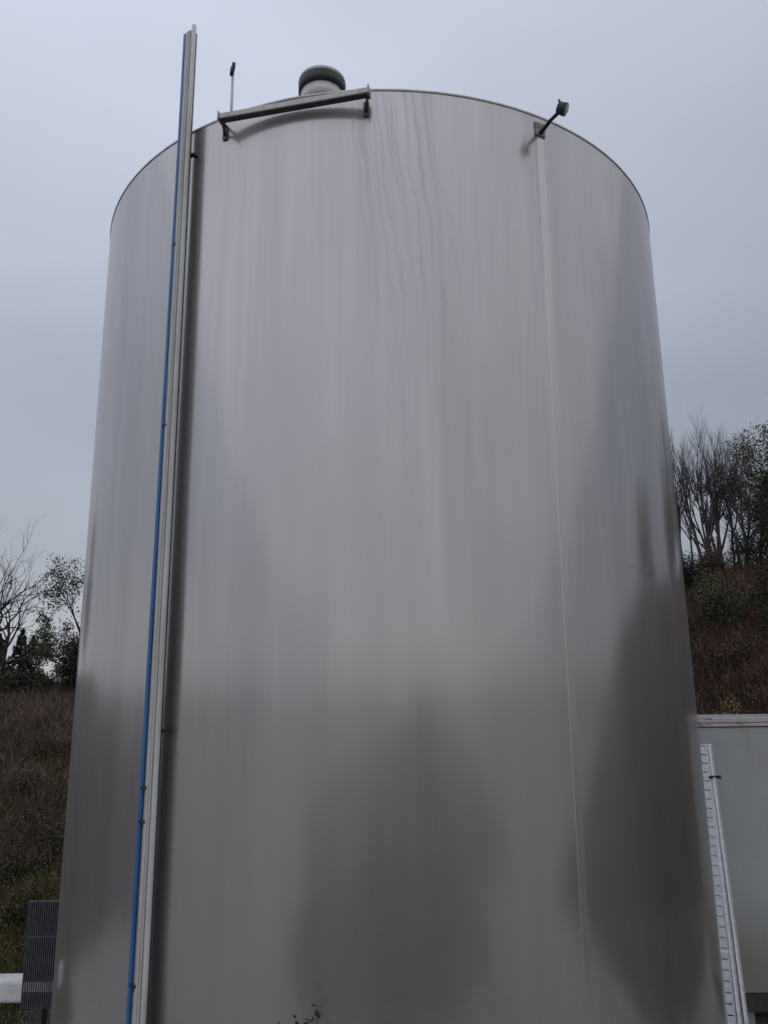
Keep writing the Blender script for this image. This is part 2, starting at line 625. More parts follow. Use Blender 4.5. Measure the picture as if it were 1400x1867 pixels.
ax_, ay_ = -1.325, 5.9
az_ = ROOF(ax_, ay_)
pole = thing('roof_pole', 'thin pale pole with small black clip at its tip on the tank roof', 'pole', (ax_, ay_, az_))
MB().tube([(ax_, ay_, az_ - .02), (ax_, ay_, 8.42)], .0125, 12).build('tube', M_PIPE, pole, True)
mb = MB()
mb.tube([(ax_ - .008, ay_ - .012, 8.36), (ax_ - .002, ay_ - .012, 8.44)], .018, 10)
mb.tube([(ax_ + .002, ay_ - .01, 8.41), (ax_ + .010, ay_ - .015, 8.485)], .016, 10)
mb.build('clip', M_BLACK, pole, True)
MB().lathe([(.04, az_ - .03), (.04, az_ + .012), (.013, az_ + .02)], (ax_, ay_, 0), 16).build('foot', M_DARK_METAL, pole, True)

# ---------------------------------------------------------------- straight bar on brackets below the rim
pL = Vector((-1.293, 5.368, 7.468))
pR = Vector((-.085, 5.095, 7.458))
bd = (pR - pL).normalized()
bn = Vector((bd.y, -bd.x, 0)).normalized()      # outward, to the viewer
bu = Vector((0, 0, 1))
bm = Matrix((bd, bn, bu)).transposed()
bar = thing('wall_bar', 'straight grey metal bar on two brackets just below the tank rim', 'bar', (pL + pR) / 2)
L = (pR - pL).length
MB().box((pL + pR) / 2 + bn * .0, (L, .060, .046), bm).build('rail', M_PIPE, bar, bevel=.004)
mb = MB()
mb.box((pL + pR) / 2 - bu * .027, (L - .02, .054, .007), bm)
mb.build('underside_shade', M_DARK_METAL, bar)  # shade of the bar's underside, put in as a dark sheet
for p, thf, zf in ((pL, -24.87, 7.425), (pR, -1.75, 7.40)):
    MB().box(p + bd * (.006 if p is pR else -.006) + bu * .004, (.012, .080, .075), bm).build('end_plate', M_STEEL_DULL, bar, bevel=.002)
    foot = cyl_pt(3.0, thf, zf)
    mb = MB()
    top_p = p - bu * .02 + bd * (.012 if p is pL else -.012) - bn * .01
    mb.tube([top_p, foot + Vector((0, 0, -.03))], [.011, .013], 8)
    mb.tube([p - bn * .03, foot + Vector((0, 0, .07))], [.011, .011], 8)
    brk = mb.build('bracket', M_DARK_METAL, bar, True)
    f = cyl_pt(3.008, thf, zf)
    nr = Vector((math.sin(R_(thf)), -math.cos(R_(thf)), 0))
    mm = Matrix((Vector((-nr.y, nr.x, 0)), nr, bu)).transposed()
    MB().box(f, (.045, .012, .13), mm).build('foot_plate', M_DARK_METAL, brk, bevel=.002)

# ---------------------------------------------------------------- lamp on an arm
lt = 26.6
lb = cyl_pt(3.0, lt, 7.455)
lamp = thing('wall_lamp', 'small black lamp on a short arm sticking out at the tank rim', 'lamp', lb)
nr = Vector((math.sin(R_(lt)), -math.cos(R_(lt)), 0))
tg_ = Vector((-nr.y, nr.x, 0))
mm = Matrix((tg_, nr, bu)).transposed()
M_STAINED = worn('stained_plate', (.26, .24, .20), (.15, .13, .10), .6, .5, 14)
MB().box(lb + nr * .006 - bu * .0, (.10, .012, .13), mm).build('wall_plate', M_STAINED, lamp, bevel=.003)
arm_e = lb + nr * .25 + tg_ * .012 + bu * .0
MB().tube([lb + nr * .0 - bu * .035, lb + nr * .05 - bu * .03, lb + nr * .14 - bu * .012, arm_e], [.02, .017, .015, .015], 10).build('arm', M_BLACK, lamp, True)
hd = (nr * .55 + tg_ * .55 - bu * .5).normalized()
hc = arm_e + nr * .03 + tg_ * .012
mb = MB()
mb.tube([hc - hd * .05, hc - hd * .045, hc + hd * .015, hc + hd * .022], [.03, .046, .052, .050], 18)
head = mb.build('head', M_BLACK, lamp, True)
MB().tube([hc + hd * .018, hc + hd * .026], [.043, .041], 18).build('lens', M_LENS, head, True)
mb = MB()
mb.tube([hc + bu * .03 - hd * .02, hc + bu * .075 - hd * .02 - tg_ * .02], [.014, .009], 8)
mb.build('bracket', M_BLACK, lamp, True)

# ---------------------------------------------------------------- cable channel, pipes beside it
# runs up the wall a hand's breadth off the shell and past the rim
PT = Vector((-1.634, 5.592, 0))       # plan position at the rim
PB = Vector((-1.619, 5.582, 0))       # plan position at the yard
Z_TOP = 8.53


def post(dt, dn, z):
    """dt: along the wall to the right, dn: outward"""
    k = (z - YARD) / (TANK_TOP - YARD)
    c = PB.lerp(PT, k)
    n = Vector((c.x - TANK_C[0], c.y - TANK_C[1], 0)).normalized()
    t = Vector((-n.y, n.x, 0))
    p = c + t * dt + n * dn
    return Vector((p.x, p.y, z))


ZL = [YARD + .0, 1.2, 3.0, 4.6, 6.2, TANK_TOP, Z_TOP]
chan = thing('cable_channel', 'tall grey cable channel running up the tank wall past its rim', 'cable channel', post(0, 0, YARD))


def strip(name, prof, mat, parent, zl=ZL, close=True, smooth=False):
    """profile in (along wall, outward) swept up the run"""
    m = MB()
    rows = [[post(a, b, z) for a, b in prof] for z in zl]
    base = m.quad_grid(rows, close)
    n = len(prof)
    if close:
        m.f.append(tuple(base + k for k in reversed(range(n))))
        m.f.append(tuple(base + (len(rows) - 1) * n + k for k in range(n)))
    return m.build(name, mat, parent, smooth)


def circ(ca, cb, r, n=12):
    return [(ca + r * math.cos(2 * math.pi * k / n), cb + r * math.sin(2 * math.pi * k / n)) for k in range(n)]


# U section, open towards the wall
strip('channel', [(-.036, -.030), (-.036, .022), (.020, .022), (.020, -.030), (.016, -.030), (.016, .018), (-.032, .018), (-.032, -.030)], M_GREY_PVC, chan)
strip('cover_rib', [(-.014, .023), (-.014, .027), (-.002, .027), (-.002, .023)], M_PIPE, chan)
strip('mirror_dark_core', circ(-.006, -.012, .017), M_BLACK, chan, [z - .06 for z in ZL])  # unseen black core, added to darken the channel's mirror image
strip('mirror_dark_strip', [(-.036, -.040), (-.036, -.031), (.036, -.031), (.036, -.040)], M_DARK_METAL, chan)  # added dark sheet that deepens the band mirrored in the shell
pipe = thing('conduit_pipe', 'slim pale grey conduit pipe on the right side of the cable channel', 'pipe', post(.036, 0, YARD))
strip('tube', circ(.041, .004, .0195, 16), M_PIPE, pipe, ZL[:-1] + [Z_TOP + .045], True, True)
blue = thing('blue_pipe', 'bright blue pipe running up the left side of the cable channel', 'pipe', post(-.085, 0, YARD))


def blue_off(z):
    # hugs the channel above the rim, stands off a little lower down
    k = min(max((TANK_TOP - z) / 7.0, 0), 1)
    return -.058 - .036 * k


def swept(off, dn, r, z0, z1, n=14, count=40):
    m = MB()
    zz = np.linspace(z0, z1, count)
    m.tube([post(off(z), dn, z) for z in zz], r, n)
    return m


swept(blue_off, .006, .0175, YARD, Z_TOP).build('tube', M_BLUE, blue, True)
cable = thing('black_cable', 'thin black cable in the gap between blue pipe and channel', 'cable', post(-.06, 0, YARD))
swept(lambda z: -.044 - .016 * min(max((TANK_TOP - z) / 7., 0), 1) + .004 * math.sin(z * 2.1), -.012, .0055, YARD, TANK_TOP - .1, 8).build('wire', M_BLACK, cable, True)

for z, a, b, nm in ((7.30, .018, .10, 'wall_bracket'), (2.66, .012, .10, 'wall_bracket')):
    mb = MB()
    p = post((a + b) / 2 - .01, -.025, z)
    c = post(0, 0, z)
    n = Vector((c.x - TANK_C[0], c.y - TANK_C[1], 0)).normalized()
    t = Vector((-n.y, n.x, 0))
    mm = Matrix((t, n, bu)).transposed()
    mb.box(post(.035, -.035, z), (.085, .028, .022), mm)
    mb.box(post(.07, -.050, z), (.03, .05, .022), mm)
    mb.build(nm, M_BLACK, chan, bevel=.003)
for z in (6.47, 4.92, 2.28, 2.06, 1.05):
    c = post(0, 0, z)
    n = Vector((c.x - TANK_C[0], c.y - TANK_C[1], 0)).normalized()
    t = Vector((-n.y, n.x, 0))
    mm = Matrix((t, n, bu)).transposed()
    mb = MB()
    o_ = blue_off(z)
    mb.box(post((o_ - .03) / 2 + .004, .012, z), (-.03 - o_ + .012, .022, .022), mm)
    mb.box(post((o_ - .03) / 2 + .006, .010, z - .012), (.012, .018, .05), mm)
    mb.build('pipe_clip', M_BLACK, chan, bevel=.002)

# ---------------------------------------------------------------- site cabin on the right
CX0, CX1, CY0, CY1 = 3.226, 4.50, 8.30, 9.3
CZT = 2.592
cabin = thing('site_cabin', 'grey panelled site cabin with pale rusty top rail behind the tank', 'cabin', ((CX0 + CX1) / 2, (CY0 + CY1) / 2, YARD))
PW = 1.30
x = CX0 + .012
k = 0
proto = None
while x < CX1 - .3:
    w = min(PW, CX1 - .012 - x)
    MB().box((x + w / 2 - .002, CY0 + .045, (2.495 + .012) / 2), (w - .006, .05, 2.495 - .012), None).build('wall_panel', M_PANEL, cabin, bevel=.004)
    x += w
y = CY0 + .08
while y < CY1 - .2:
    w = min(PW, CY1 - .012 - y)
    for xx in (CX0 + .034, CX1 - .034):
        MB().box((xx, y + w / 2, (2.495 + .012) / 2), (.05, w - .006, 2.495 - .012)).build('wall_panel', M_PANEL, cabin, bevel=.004)
    y += w
MB().box(((CX0 + CX1) / 2, CY1 - .03, 1.25), (CX1 - CX0 - .03, .05, 2.48)).build('rear_wall', M_PANEL, cabin)


def ring_box(name, x0, x1, y0, y1, z0, z1, t, mat, bev=.004):
    m = MB()
    zc, h = (z0 + z1) / 2, z1 - z0
    m.box(((x0 + x1) / 2, y0 + t / 2, zc), (x1 - x0, t, h))
    m.box(((x0 + x1) / 2, y1 - t / 2, zc), (x1 - x0, t, h))
    m.box((x0 + t / 2, (y0 + y1) / 2, zc), (t, y1 - y0 - 2 * t, h))
    m.box((x1 - t / 2, (y0 + y1) / 2, zc), (t, y1 - y0 - 2 * t, h))
    return m.build(name, mat, cabin, bevel=bev)


ring_box('top_rail', CX0 - .004, CX1 + .004, CY0, CY1, 2.548, CZT, .07, M_RAIL)
ring_box('rail_groove', CX0 + .012, CX1 - .012, CY0 + .016, CY1 - .016, 2.534, 2.5478, .05, M_RAIL, 0)
ring_box('drip_lip', CX0 - .002, CX1 + .002, CY0 + .003, CY1 - .003, 2.506, 2.5338, .06, M_RAIL)
MB().box(((CX0 + CX1) / 2, (CY0 + CY1) / 2, 2.585), (CX1 - CX0 - .15, CY1 - CY0 - .15, .02)).build('roof', M_STEEL_DULL, cabin)
ring_box('bottom_rail', CX0 + .02, CX1 - .02, CY0 + .045, CY1 - .045, -.17, .010, .08, M_DARK_METAL)
for xx in (CX0 + .25, CX1 - .25):
    MB().box((xx, (CY0 + CY1) / 2, -.26), (.2, CY1 - CY0 - .3, .18)).build('support_block', M_RIM, cabin, bevel=.01)


# ---------------------------------------------------------------- metal lengths leaning on the cabin
def leaner(name, label, cat, top, bot, parts, group=None):
    """parts: builder(frame) list; frame gives p(s, w, n): along, across, outwards"""
    top, bot = Vector(top), Vector(bot)
    d = (top - bot).normalized()
    kk = (bot.z - YARD) / d.z
    bot = bot - d * kk
    w = Vector((1, 0, 0))
    w = (w - d * w.dot(d)).normalized()
    n = w.cross(d)
    if n.y > 0:
        n = -n
    ln = (top - bot).length
    root = thing(name, label, cat, bot, group)
    m = Matrix((w, d, n)).transposed()
    parts(root, bot, d, w, n, ln, m)
    return root


def perforated(root, b, d, w, n, ln, m):
    W, pitch, gap = .085, .0865, .011
    mb = MB()
    # web: plates between punched slots, with solid margins both sides
    s = .02
    rnd = random.Random(4)
    while s < ln - .01:
        e = min(s + pitch - gap, ln)
        mb.box(b + d * (s + e) / 2, (W - .03, e - s, .003), m)
        s += pitch
    mb.box(b + d * ln / 2 - w * (W / 2 - .0075), (.0146, ln, .003), m)
    mb.box(b + d * ln / 2 + w * (W / 2 - .0075), (.0146, ln, .003), m)
    mb.build('web', M_GALV, root)
    mb = MB()
    mb.box(b + d * ln / 2 - w * (W / 2 + .0016) - n * .02, (.003, ln, .046), m)
    mb.box(b + d * ln / 2 + w * (W / 2 + .0016) - n * .02, (.003, ln, .046), m)
    mb.build('flange', M_GALV, root)
    MB().box(b + d * (ln * .335) + n * .004, (W + .004, .012, .004), m).build('joint_plate', M_GALV_BR, root)


def angle_rail(root, b, d, w, n, ln, m):
    mb = MB()
    mb.box(b + d * ln / 2, (.026, ln, .003), m)
    mb.box(b + d * ln / 2 - w * .0146 - n * .014, (.003, ln, .030), m)
    mb.box(b + d * ln / 2 + w * .0146 + n * .006, (.003, ln, .014), m)
    mb.build('angle', M_GALV_BR, root)


leaner('perforated_channel', 'galvanised slotted channel leaning on the cabin next to the tank', 'metal channel',
       (3.247, 8.25, 2.335), (3.010, 7.62, .055), perforated)
leaner('metal_rail', 'narrow bright metal rail between slotted channel and outer rail', 'metal rail',
       (3.290, 8.262, 2.338), (3.075, 7.60, .05), angle_rail)
outer = leaner('metal_rail', 'outermost bright metal rail of the bundle leaning on the cabin, black clamp on it', 'metal rail',
               (3.325, 8.262, 2.336), (3.132, 7.60, .05), angle_rail)
cp = Vector((3.292, 8.17, 2.02))
clamp = MB()
clamp.box(cp + Vector((-.03, 0, 0)), (.035, .05, .02))
clamp.box(cp + Vector((.055, 0, -.004)), (.035, .05, .02))
clamp.box(cp + Vector((.01, -.022, .012)), (.11, .008, .014))
clamp.build('clamp', M_BLACK, outer, bevel=.003)

# ---------------------------------------------------------------- beam and mesh panel on the left
beam = thing('steel_beam', 'white painted steel beam lying level against the left of the tank', 'beam', (-3.5, 7.96, YARD))
MB().box((-3.49, 7.96, .250), (.78, .20, .205)).build('box_section', M_WHITE, beam, bevel=.045)
mb = MB()
mb.box((-3.094, 7.96, .250), (.012, .22, .22))
mb.build('end_plate', M_WHITE, beam, bevel=.003)
for xx in (-3.75, -3.25):
    MB().box((xx, 7.96, (YARD + .147) / 2), (.12, .12, .147 - YARD)).build('stand', M_DARK_METAL, beam, bevel=.004)

mesh_p = thing('mesh_panel', 'dark close-barred metal mesh panel standing in front of the white beam', 'mesh panel', (-3.03, 7.36, .30))
mx0, mx1, my, mz0, mz1 = -3.172, -2.893, 7.38, .285, 1.135
mb = MB()
nb = 15
for k in range(nb):
    xx = mx0 + .008 + (mx1 - mx0 - .016) * k / (nb - 1)
    mb.box((xx, my, (mz0 + mz1) / 2), (.0095, .016, mz1 - mz0))
o = mb.build('bars', M_MESH, mesh_p)
o['kind'] = 'stuff'
for zz in (mz1 - .004, (mz0 + mz1) / 2 + .14):
    MB().box(((mx0 + mx1) / 2, my, zz), (mx1 - mx0, .020, .012)).build('cross_bar', M_MESH, mesh_p)
M_SHEET = worn('mesh_backing', (.045, .05, .055), (.06, .062, .064), .7, .1, 30)
MB().box(((mx0 + mx1) / 2, my + .03, .80), (mx1 - mx0, .006, .64)).build('backing', M_SHEET, mesh_p)
MB().box(((mx0 + mx1) / 2 , my + .03, .345), (mx1 - mx0, .006, .11)).build('backing', M_SHEET, mesh_p)


# ---------------------------------------------------------------- plants
def tube_tris(segs, n):
    """segs: list of (p0, p1, r0, r1) -> verts, tris as numpy"""
    p0 = np.array([s[0] for s in segs])
    p1 = np.array([s[1] for s in segs])
    r0 = np.array([s[2] for s in segs])[:, None]
    r1 = np.array([s[3] for s in segs])[:, None]
    d = p1 - p0
    d /= np.linalg.norm(d, axis=1, keepdims=True) + 1e-9
    ref = np.where(np.abs(d[:, 2:3]) < .9, np.array([[0, 0, 1.]]), np.array([[1., 0, 0]]))
    u = np.cross(d, ref)
    u /= np.linalg.norm(u, axis=1, keepdims=True) + 1e-9
    w = np.cross(d, u)
    vs_, S = [], len(segs)
    for k in range(n):
        a = 2 * math.pi * k / n
        vs_.append(p0 + r0 * (math.cos(a) * u + math.sin(a) * w))
    for k in range(n):
        a = 2 * math.pi * k / n
        vs_.append(p1 + r1 * (math.cos(a) * u + math.sin(a) * w))
    V = np.stack(vs_, 1).reshape(-1, 3)          # per seg 2n verts
    base = np.arange(S)[:, None] * (2 * n)
    T = []
    for k in range(n):
        j = (k + 1) % n
        T.append(np.concatenate([base + k, base + j, base + n + j], 1))
        T.append(np.concatenate([base + k, base + n + j, base + n + k], 1))
    return V, np.concatenate(T)


def leaf_tris(c, size, rng, up=0.3, aspect=.55):
    """rhombic leaves (2 triangles each) round centres c"""
    n = len(c)
    a = rng.normal(size=(n, 3))
    a[:, 2] += up
    a /= np.linalg.norm(a, axis=1, keepdims=True)
    b = np.cross(a, rng.normal(size=(n, 3)))
    b /= np.linalg.norm(b, axis=1, keepdims=True) + 1e-9
    s = (size * rng.uniform(.6, 1.35, n))[:, None]
    V = np.stack([c - a * s * .5, c + b * s * aspect * .5, c + a * s * .5, c - b * s * aspect * .5], 1).reshape(-1, 3)
    base = np.arange(n)[:, None] * 4
    return V, np.concatenate([base + [[0, 1, 2]], base + [[0, 2, 3]]])


def grow(rng, p, d, length, r, depth, P, thick, thin, tips):
    """recursive limb; P: dict(spread, up, kids, shrink, wiggle)"""
    steps = max(2, int(P.get('steps', 4)))
    q = np.array(p, float)
    d = np.array(d, float)
    nodes = []
    for i in range(steps):
        d = d + rng.normal(size=3) * P['wiggle'] + np.array([0, 0, P['up']])
        d /= np.linalg.norm(d)
        q2 = q + d * length / steps
        ra, rb = r * (1 - .62 * i / steps), r * (1 - .62 * (i + 1) / steps)
        (thick if r > P['fine'] else thin).append((q, q2, ra, rb))
        q = q2
        nodes.append((q.copy(), d.copy(), rb, (i + 1) / steps))
    if depth <= 0:
        tips.append(q.copy())
        for nd in nodes:
            tips.append(nd[0])
        return
    kids = P['kids'][min(depth - 1, len(P['kids']) - 1)]
    for k in range(kids):
        t = rng.uniform(P.get('first', .25), 1)
        nd = nodes[min(int(t * steps), steps - 1)]
        ax = rng.normal(size=3)
        ax -= nd[1] * ax.dot(nd[1])
        ax /= np.linalg.norm(ax) + 1e-9
        sp = P['spread'] * rng.uniform(.6, 1.3)
        nd_d = nd[1] * math.cos(sp) + ax * math.sin(sp)
        grow(rng, nd[0], nd_d, length * P['shrink'] * rng.uniform(.7, 1.2), nd[2] * P.get('thin', .72), depth - 1, P, thick, thin, tips)
    grow(rng, q, d, length * P['shrink'], nodes[-1][2] * P.get('keep', 1), depth - 1, P, thick, thin, tips)


def tree(name, label, cat, loc, stems, P, depth, bark, leaf=None, seed=1, group=None):
    """stems: list of (dx, dy, dirx, diry, length, radius)"""
    rng = np.random.default_rng(seed)
    thin, tips, stems_thick = [], [], []
    for dx, dy, ux, uy, ln, r in stems:
        d = np.array([ux, uy, 1.0])
        d /= np.linalg.norm(d)
        thick = []
        stems_thick.append(thick)
        grow(rng, np.array(loc) + [dx, dy, -.25], d, ln, r, depth, P, thick, thin, tips)
    root = thing(name, label, cat, loc, group)
    for thick in stems_thick:
        if thick:
            link('trunk', fast_mesh('trunk', *tube_tris(thick, 7)), bark, root)
    if leaf is None:
        if thin:
            o = link('crown', fast_mesh('crown', *tube_tris(thin, 3)), bark, root)
    else:
        if thin:
            tag(link('branches', fast_mesh('branches', *tube_tris(thin, 3)), bark, root), kind='stuff')
        mat, per, size, jit = leaf
        t = np.array(tips)
        c = np.repeat(t, per, 0) + rng.normal(size=(len(t) * per, 3)) * jit
        link('crown', fast_mesh('crown', *leaf_tris(c, size, rng)), mat, root)
    return root


def bush(name, label, cat, loc, rad, n, size, mat, seed, group=None, clumps=9):
    rng = np.random.default_rng(seed)
    cs = rng.normal(size=(clumps, 3)) * np.array(rad) * .42
    cs[:, 2] = np.abs(cs[:, 2]) + rad[2] * .35
    wts = rng.uniform(.5, 1.2, clumps)
    idx = rng.choice(clumps, n, p=wts / wts.sum())
    off = rng.normal(size=(n, 3))
    off /= np.linalg.norm(off, axis=1, keepdims=True)
    off *= (rng.uniform(0, 1, (n, 1)) ** .45)
    c = cs[idx] + off * np.array(rad) * .46
    c[:, 2] = np.maximum(c[:, 2], .02)
    root = thing(name, label, cat, loc, group)
    link('foliage', fast_mesh('foliage', *leaf_tris(c + np.array(loc), size, rng)), mat, root)
    st = []
    for k in range(clumps):
        st.append((np.array(loc) + [0, 0, -.15], np.array(loc) + cs[k], .03, .012))
    link('stems', fast_mesh('stems', *tube_tris(st, 5)), M_BARK, root)
    return root


def gz(x, y):
    return float(height(x, y))


# --- right: bare coppiced trees on the ridge
PB_ = dict(spread=.45, up=.10, kids=[6, 6, 5], shrink=.50, wiggle=.06, fine=.024, steps=5, first=.35)
rng0 = np.random.default_rng(11)


def coppice(n, rad, ln, r, seed, fan=.16):
    g = np.random.default_rng(seed)
    out = []
    for k in range(n):
        a = g.uniform(0, 6.28)
        q = g.uniform(.1, 1) * rad
        out.append((math.cos(a) * q, math.sin(a) * q, math.cos(a) * fan * q / rad * g.uniform(.6, 1.2),
                    math.sin(a) * fan * q / rad, ln * g.uniform(.88, 1.06) * (1.06 - .30 * q / rad), r * g.uniform(.65, 1.15)))
    return out


tree('bare_tree', 'bare many-stemmed grey tree on the ridge, in full view right of the tank', 'tree',
     (12.15, 27.0, gz(12.15, 27.0) - .25), coppice(12, 1.05, 3.55, .09, 3, .24), PB_, 3, M_BARK_GREY, None, 5, 'bare trees on the right ridge')
tree('bare_tree', 'bare grey tree on the ridge half hidden by the right tank edge', 'tree',
     (10.75, 27.2, gz(10.75, 27.2) - .25), coppice(7, .7, 3.7, .08, 8, .24), PB_, 3, M_BARK_GREY, None, 21, 'bare trees on the right ridge')
PS = dict(spread=.5, up=.06, kids=[3, 4], shrink=.6, wiggle=.09, fine=.02, steps=5, first=.25)
tree('sapling', 'thin leaning bare sapling between bare tree and evergreen', 'tree',
     (11.45, 24.6, gz(11.45, 24.6) - .1), [(0, 0, .10, 0, 1.7, .03), (.12, .1, .25, .05, 1.3, .02)], PS, 3, M_BARK_GREY, None, 9)
PE = dict(spread=.75, up=.02, kids=[4, 5, 5], shrink=.62, wiggle=.10, fine=.03, steps=4, first=.15)
tree('evergreen_tree', 'dense olive-brown evergreen tree at the right picture edge', 'tree',
     (15.7, 25.6, gz(15.7, 25.6) - .2), [(0, 0, -.04, 0, 3.5, .14), (.3, .2, .1, .1, 3.0, .1)], PE, 3, M_BARK,
     (M_LEAF_EVER, 44, .075, .15), 31)
# trees further right, which the tank mirrors
bg_trees = [((18.2, 23.6), 3.3, M_CONIFER, 41, 'tall dark tree beyond the right picture edge'),
            ((19.5, 22.0), 2.6, M_LEAF_EVER, 42, 'broad evergreen beyond the right picture edge'),
            ((24.0, 13.0), 2.2, M_LEAF_BROWN, 43, 'russet tree far out to the right of the tank')]
for (bx, by), ln, mt, sd_, lab in bg_trees:
    tree('hillside_tree', lab, 'tree', (bx, by, gz(bx, by) - .2), [(0, 0, 0, 0, ln, .15), (.2, .2, .1, -.1, ln * .8, .1)],
         PE, 3, M_BARK, (mt, 22, .11, .24), sd_)

# shrubs under the ridge on the right
for (bx, by), rad, n, mt, sd_, lab in (
        ((12.35, 24.2), (1.0, .9, 1.5), 2600, M_LEAF_DARK, 51, 'dark green shrub below the evergreen on the right ridge'),
        ((11.0, 25.6), (.9, .8, .75), 1500, M_LEAF_BROWN, 52, 'low brown shrub at the foot of the bare tree'),
        ((9.6, 24.6), (.9, .8, .9), 1500, M_LEAF_DARK, 53, 'dark shrub on the ridge right against the tank edge'),
        ((9.35, 21.0), (1.0, .9, 1.0), 1700, M_LEAF_OLIVE, 54, 'olive green shrub halfway up the right slope by the tank'),
        ((10.9, 20.6), (.9, .9, .85), 1500, M_LEAF_DARK, 55, 'dark shrub halfway up the right slope above the cabin')):
    bush('shrub', lab, 'shrub', (bx, by, gz(bx, by)), rad, n * 3, .065, mt, sd_, 'shrubs on the right slope', 16)

# --- left: bare tree, leafy tree, conifers
PBL = dict(thin=.85, keep=1.15, spread=.62, up=.035, kids=[3, 4, 4], shrink=.66, wiggle=.17, fine=.028, steps=5, first=.3)
tree('bare_tree', 'bare spreading tree reaching in from the left picture edge', 'tree',
     (-9.0, 17.6, gz(-9.0, 17.6) - .2), [(0, 0, .14, 0, 2.05, .085), (.1, 0, .7, -.1, 1.7, .06), (-.2, 0, -.25, 0, 1.9, .07)], PBL, 3, M_BARK_DARK, None, 64)
PLF = dict(spread=.7, up=.03, kids=[3, 3, 3], shrink=.64, wiggle=.12, fine=.025, steps=4, first=.2)
tree('leafy_tree', 'loose small-leaved tree half hidden by the left tank edge', 'tree',
     (-6.35, 17.2, gz(-6.35, 17.2) - .2), [(0, 0, .0, 0, 1.5, .07), (-.1, 0, -.2, 0, 1.1, .05)], PLF, 3, M_BARK,
     (M_LEAF_OLIVE, 13, .052, .075), 72)
tree('hillside_tree', 'leafy tree out to the left beyond the picture edge', 'tree',
     (-15.5, 20.5, gz(-15.5, 20.5) - .2), [(0, 0, 0, 0, 2.6, .13)], PE, 3, M_BARK, (M_LEAF_DARK, 8, .2, .2), 75)


def conifer(loc, h, rad, seed, lab):
    rng = np.random.default_rng(seed)
    n = int(2200 * h / 3)
    t = rng.uniform(.04, 1, n) ** 1.0
    lay = np.floor(t * 13) / 13
    rr = (1 - lay) * rad * rng.uniform(.15, 1, n) ** .6 * (1 + .25 * np.sin(lay * 40))
    a = rng.uniform(0, 6.283, n)
    c = np.stack([rr * np.cos(a), rr * np.sin(a), t * h - rr * .25], 1) + np.array(loc)
    root = thing('conifer', lab, 'tree', loc, 'dark conifers on the left skyline')
    link('crown', fast_mesh('crown', *leaf_tris(c, .2 * h / 3, rng, -.2, .4)), M_CONIFER, root)
    link('trunk', fast_mesh('trunk', *tube_tris([(np.array(loc) + [0, 0, -.3], np.array(loc) + [0, 0, h * .96], .12, .02)], 7)), M_BARK, root)


for i, (cx, cy, h, rad, lab) in enumerate((
        (-14.5, 32.0, 2.2, .8, 'dark conifer on the left skyline, rightmost of the three'),
        (-15.2, 32.5, 2.5, .95, 'dark conifer on the left skyline, middle of the three'),
        (-15.9, 32.0, 2.3, 1.0, 'dark conifer on the left skyline, cut by the picture edge'))):
    conifer((cx, cy, gz(cx, cy) - .15), h, rad, 80 + i, lab)
for (bx, by), rad, n, mt, sd_, lab in (
        ((-6.3, 16.0), (.8, .9, 1.05), 3000, M_LEAF_DARK, 91, 'dark bush on the left skyline against the tank'),
        ((-7.7, 16.6), (.8, .8, .32), 1500, M_LEAF_DARK, 92, 'low dark bush on the left skyline below the bare tree'),
        ((-8.7, 17.6), (.9, .8, .35), 1500, M_LEAF_OLIVE, 93, 'low olive bush on the left skyline at the picture edge')):
    bush('bush', lab, 'bush', (bx, by, gz(bx, by)), rad, n * 3, .055, mt, sd_, 'bushes on the left skyline', 14)


# low plants on the left slope and thicket clumps on the right one
for (bx, by), rad, n, mt, sd_, lab in (
        ((-5.82, 12.5), (.45, .4, .32), 1500, M_LEAF_BROWN, 201, 'brown low shrub on the left slope near the picture edge'),
        ((-5.77, 13.6), (.5, .4, .35), 1500, M_LEAF_BROWN, 202, 'russet low shrub high on the left slope, below the dark bush'),
        ((-4.6, 11.3), (.40, .35, .30), 1400, M_LEAF_OLIVE, 203, 'olive low shrub on the left slope close to the tank edge'),
        ((-4.92, 10.7), (.35, .3, .2), 1200, M_LEAF_OLIVE, 204, 'small green clump low on the left slope'),
        ((-4.35, 10.0), (.35, .3, .22), 1300, M_LEAF_DARK, 205, 'dark clump at the foot of the left slope above the mesh panel')):
    bush('low_shrub', lab, 'shrub', (bx, by, gz(bx, by)), rad, n, .035, mt, sd_, 'low shrubs on the left slope', 10)
for (bx, by), rad, n, mt, sd_, lab in (
        ((7.3, 17.0), (.5, .5, .55), 1300, M_LEAF_YELLOW, 211, 'yellow-brown leafy clump just above the cabin roof'),
        ((8.1, 17.2), (.45, .5, .5), 1200, M_LEAF_BROWN, 212, 'russet clump above the cabin roof at the picture edge'),
        ((8.55, 19.2), (.7, .6, .6), 2200, M_LEAF_BROWN, 213, 'wide russet clump in the middle of the right slope'),
        ((9.6, 19.6), (.6, .6, .6), 1800, M_LEAF_DARK, 214, 'dark clump in the middle of the right slope at the picture edge')):
    bush('thicket_clump', lab, 'shrub', (bx, by, gz(bx, by)), rad, n, .05, mt, sd_, 'thicket clumps on the right slope', 12)


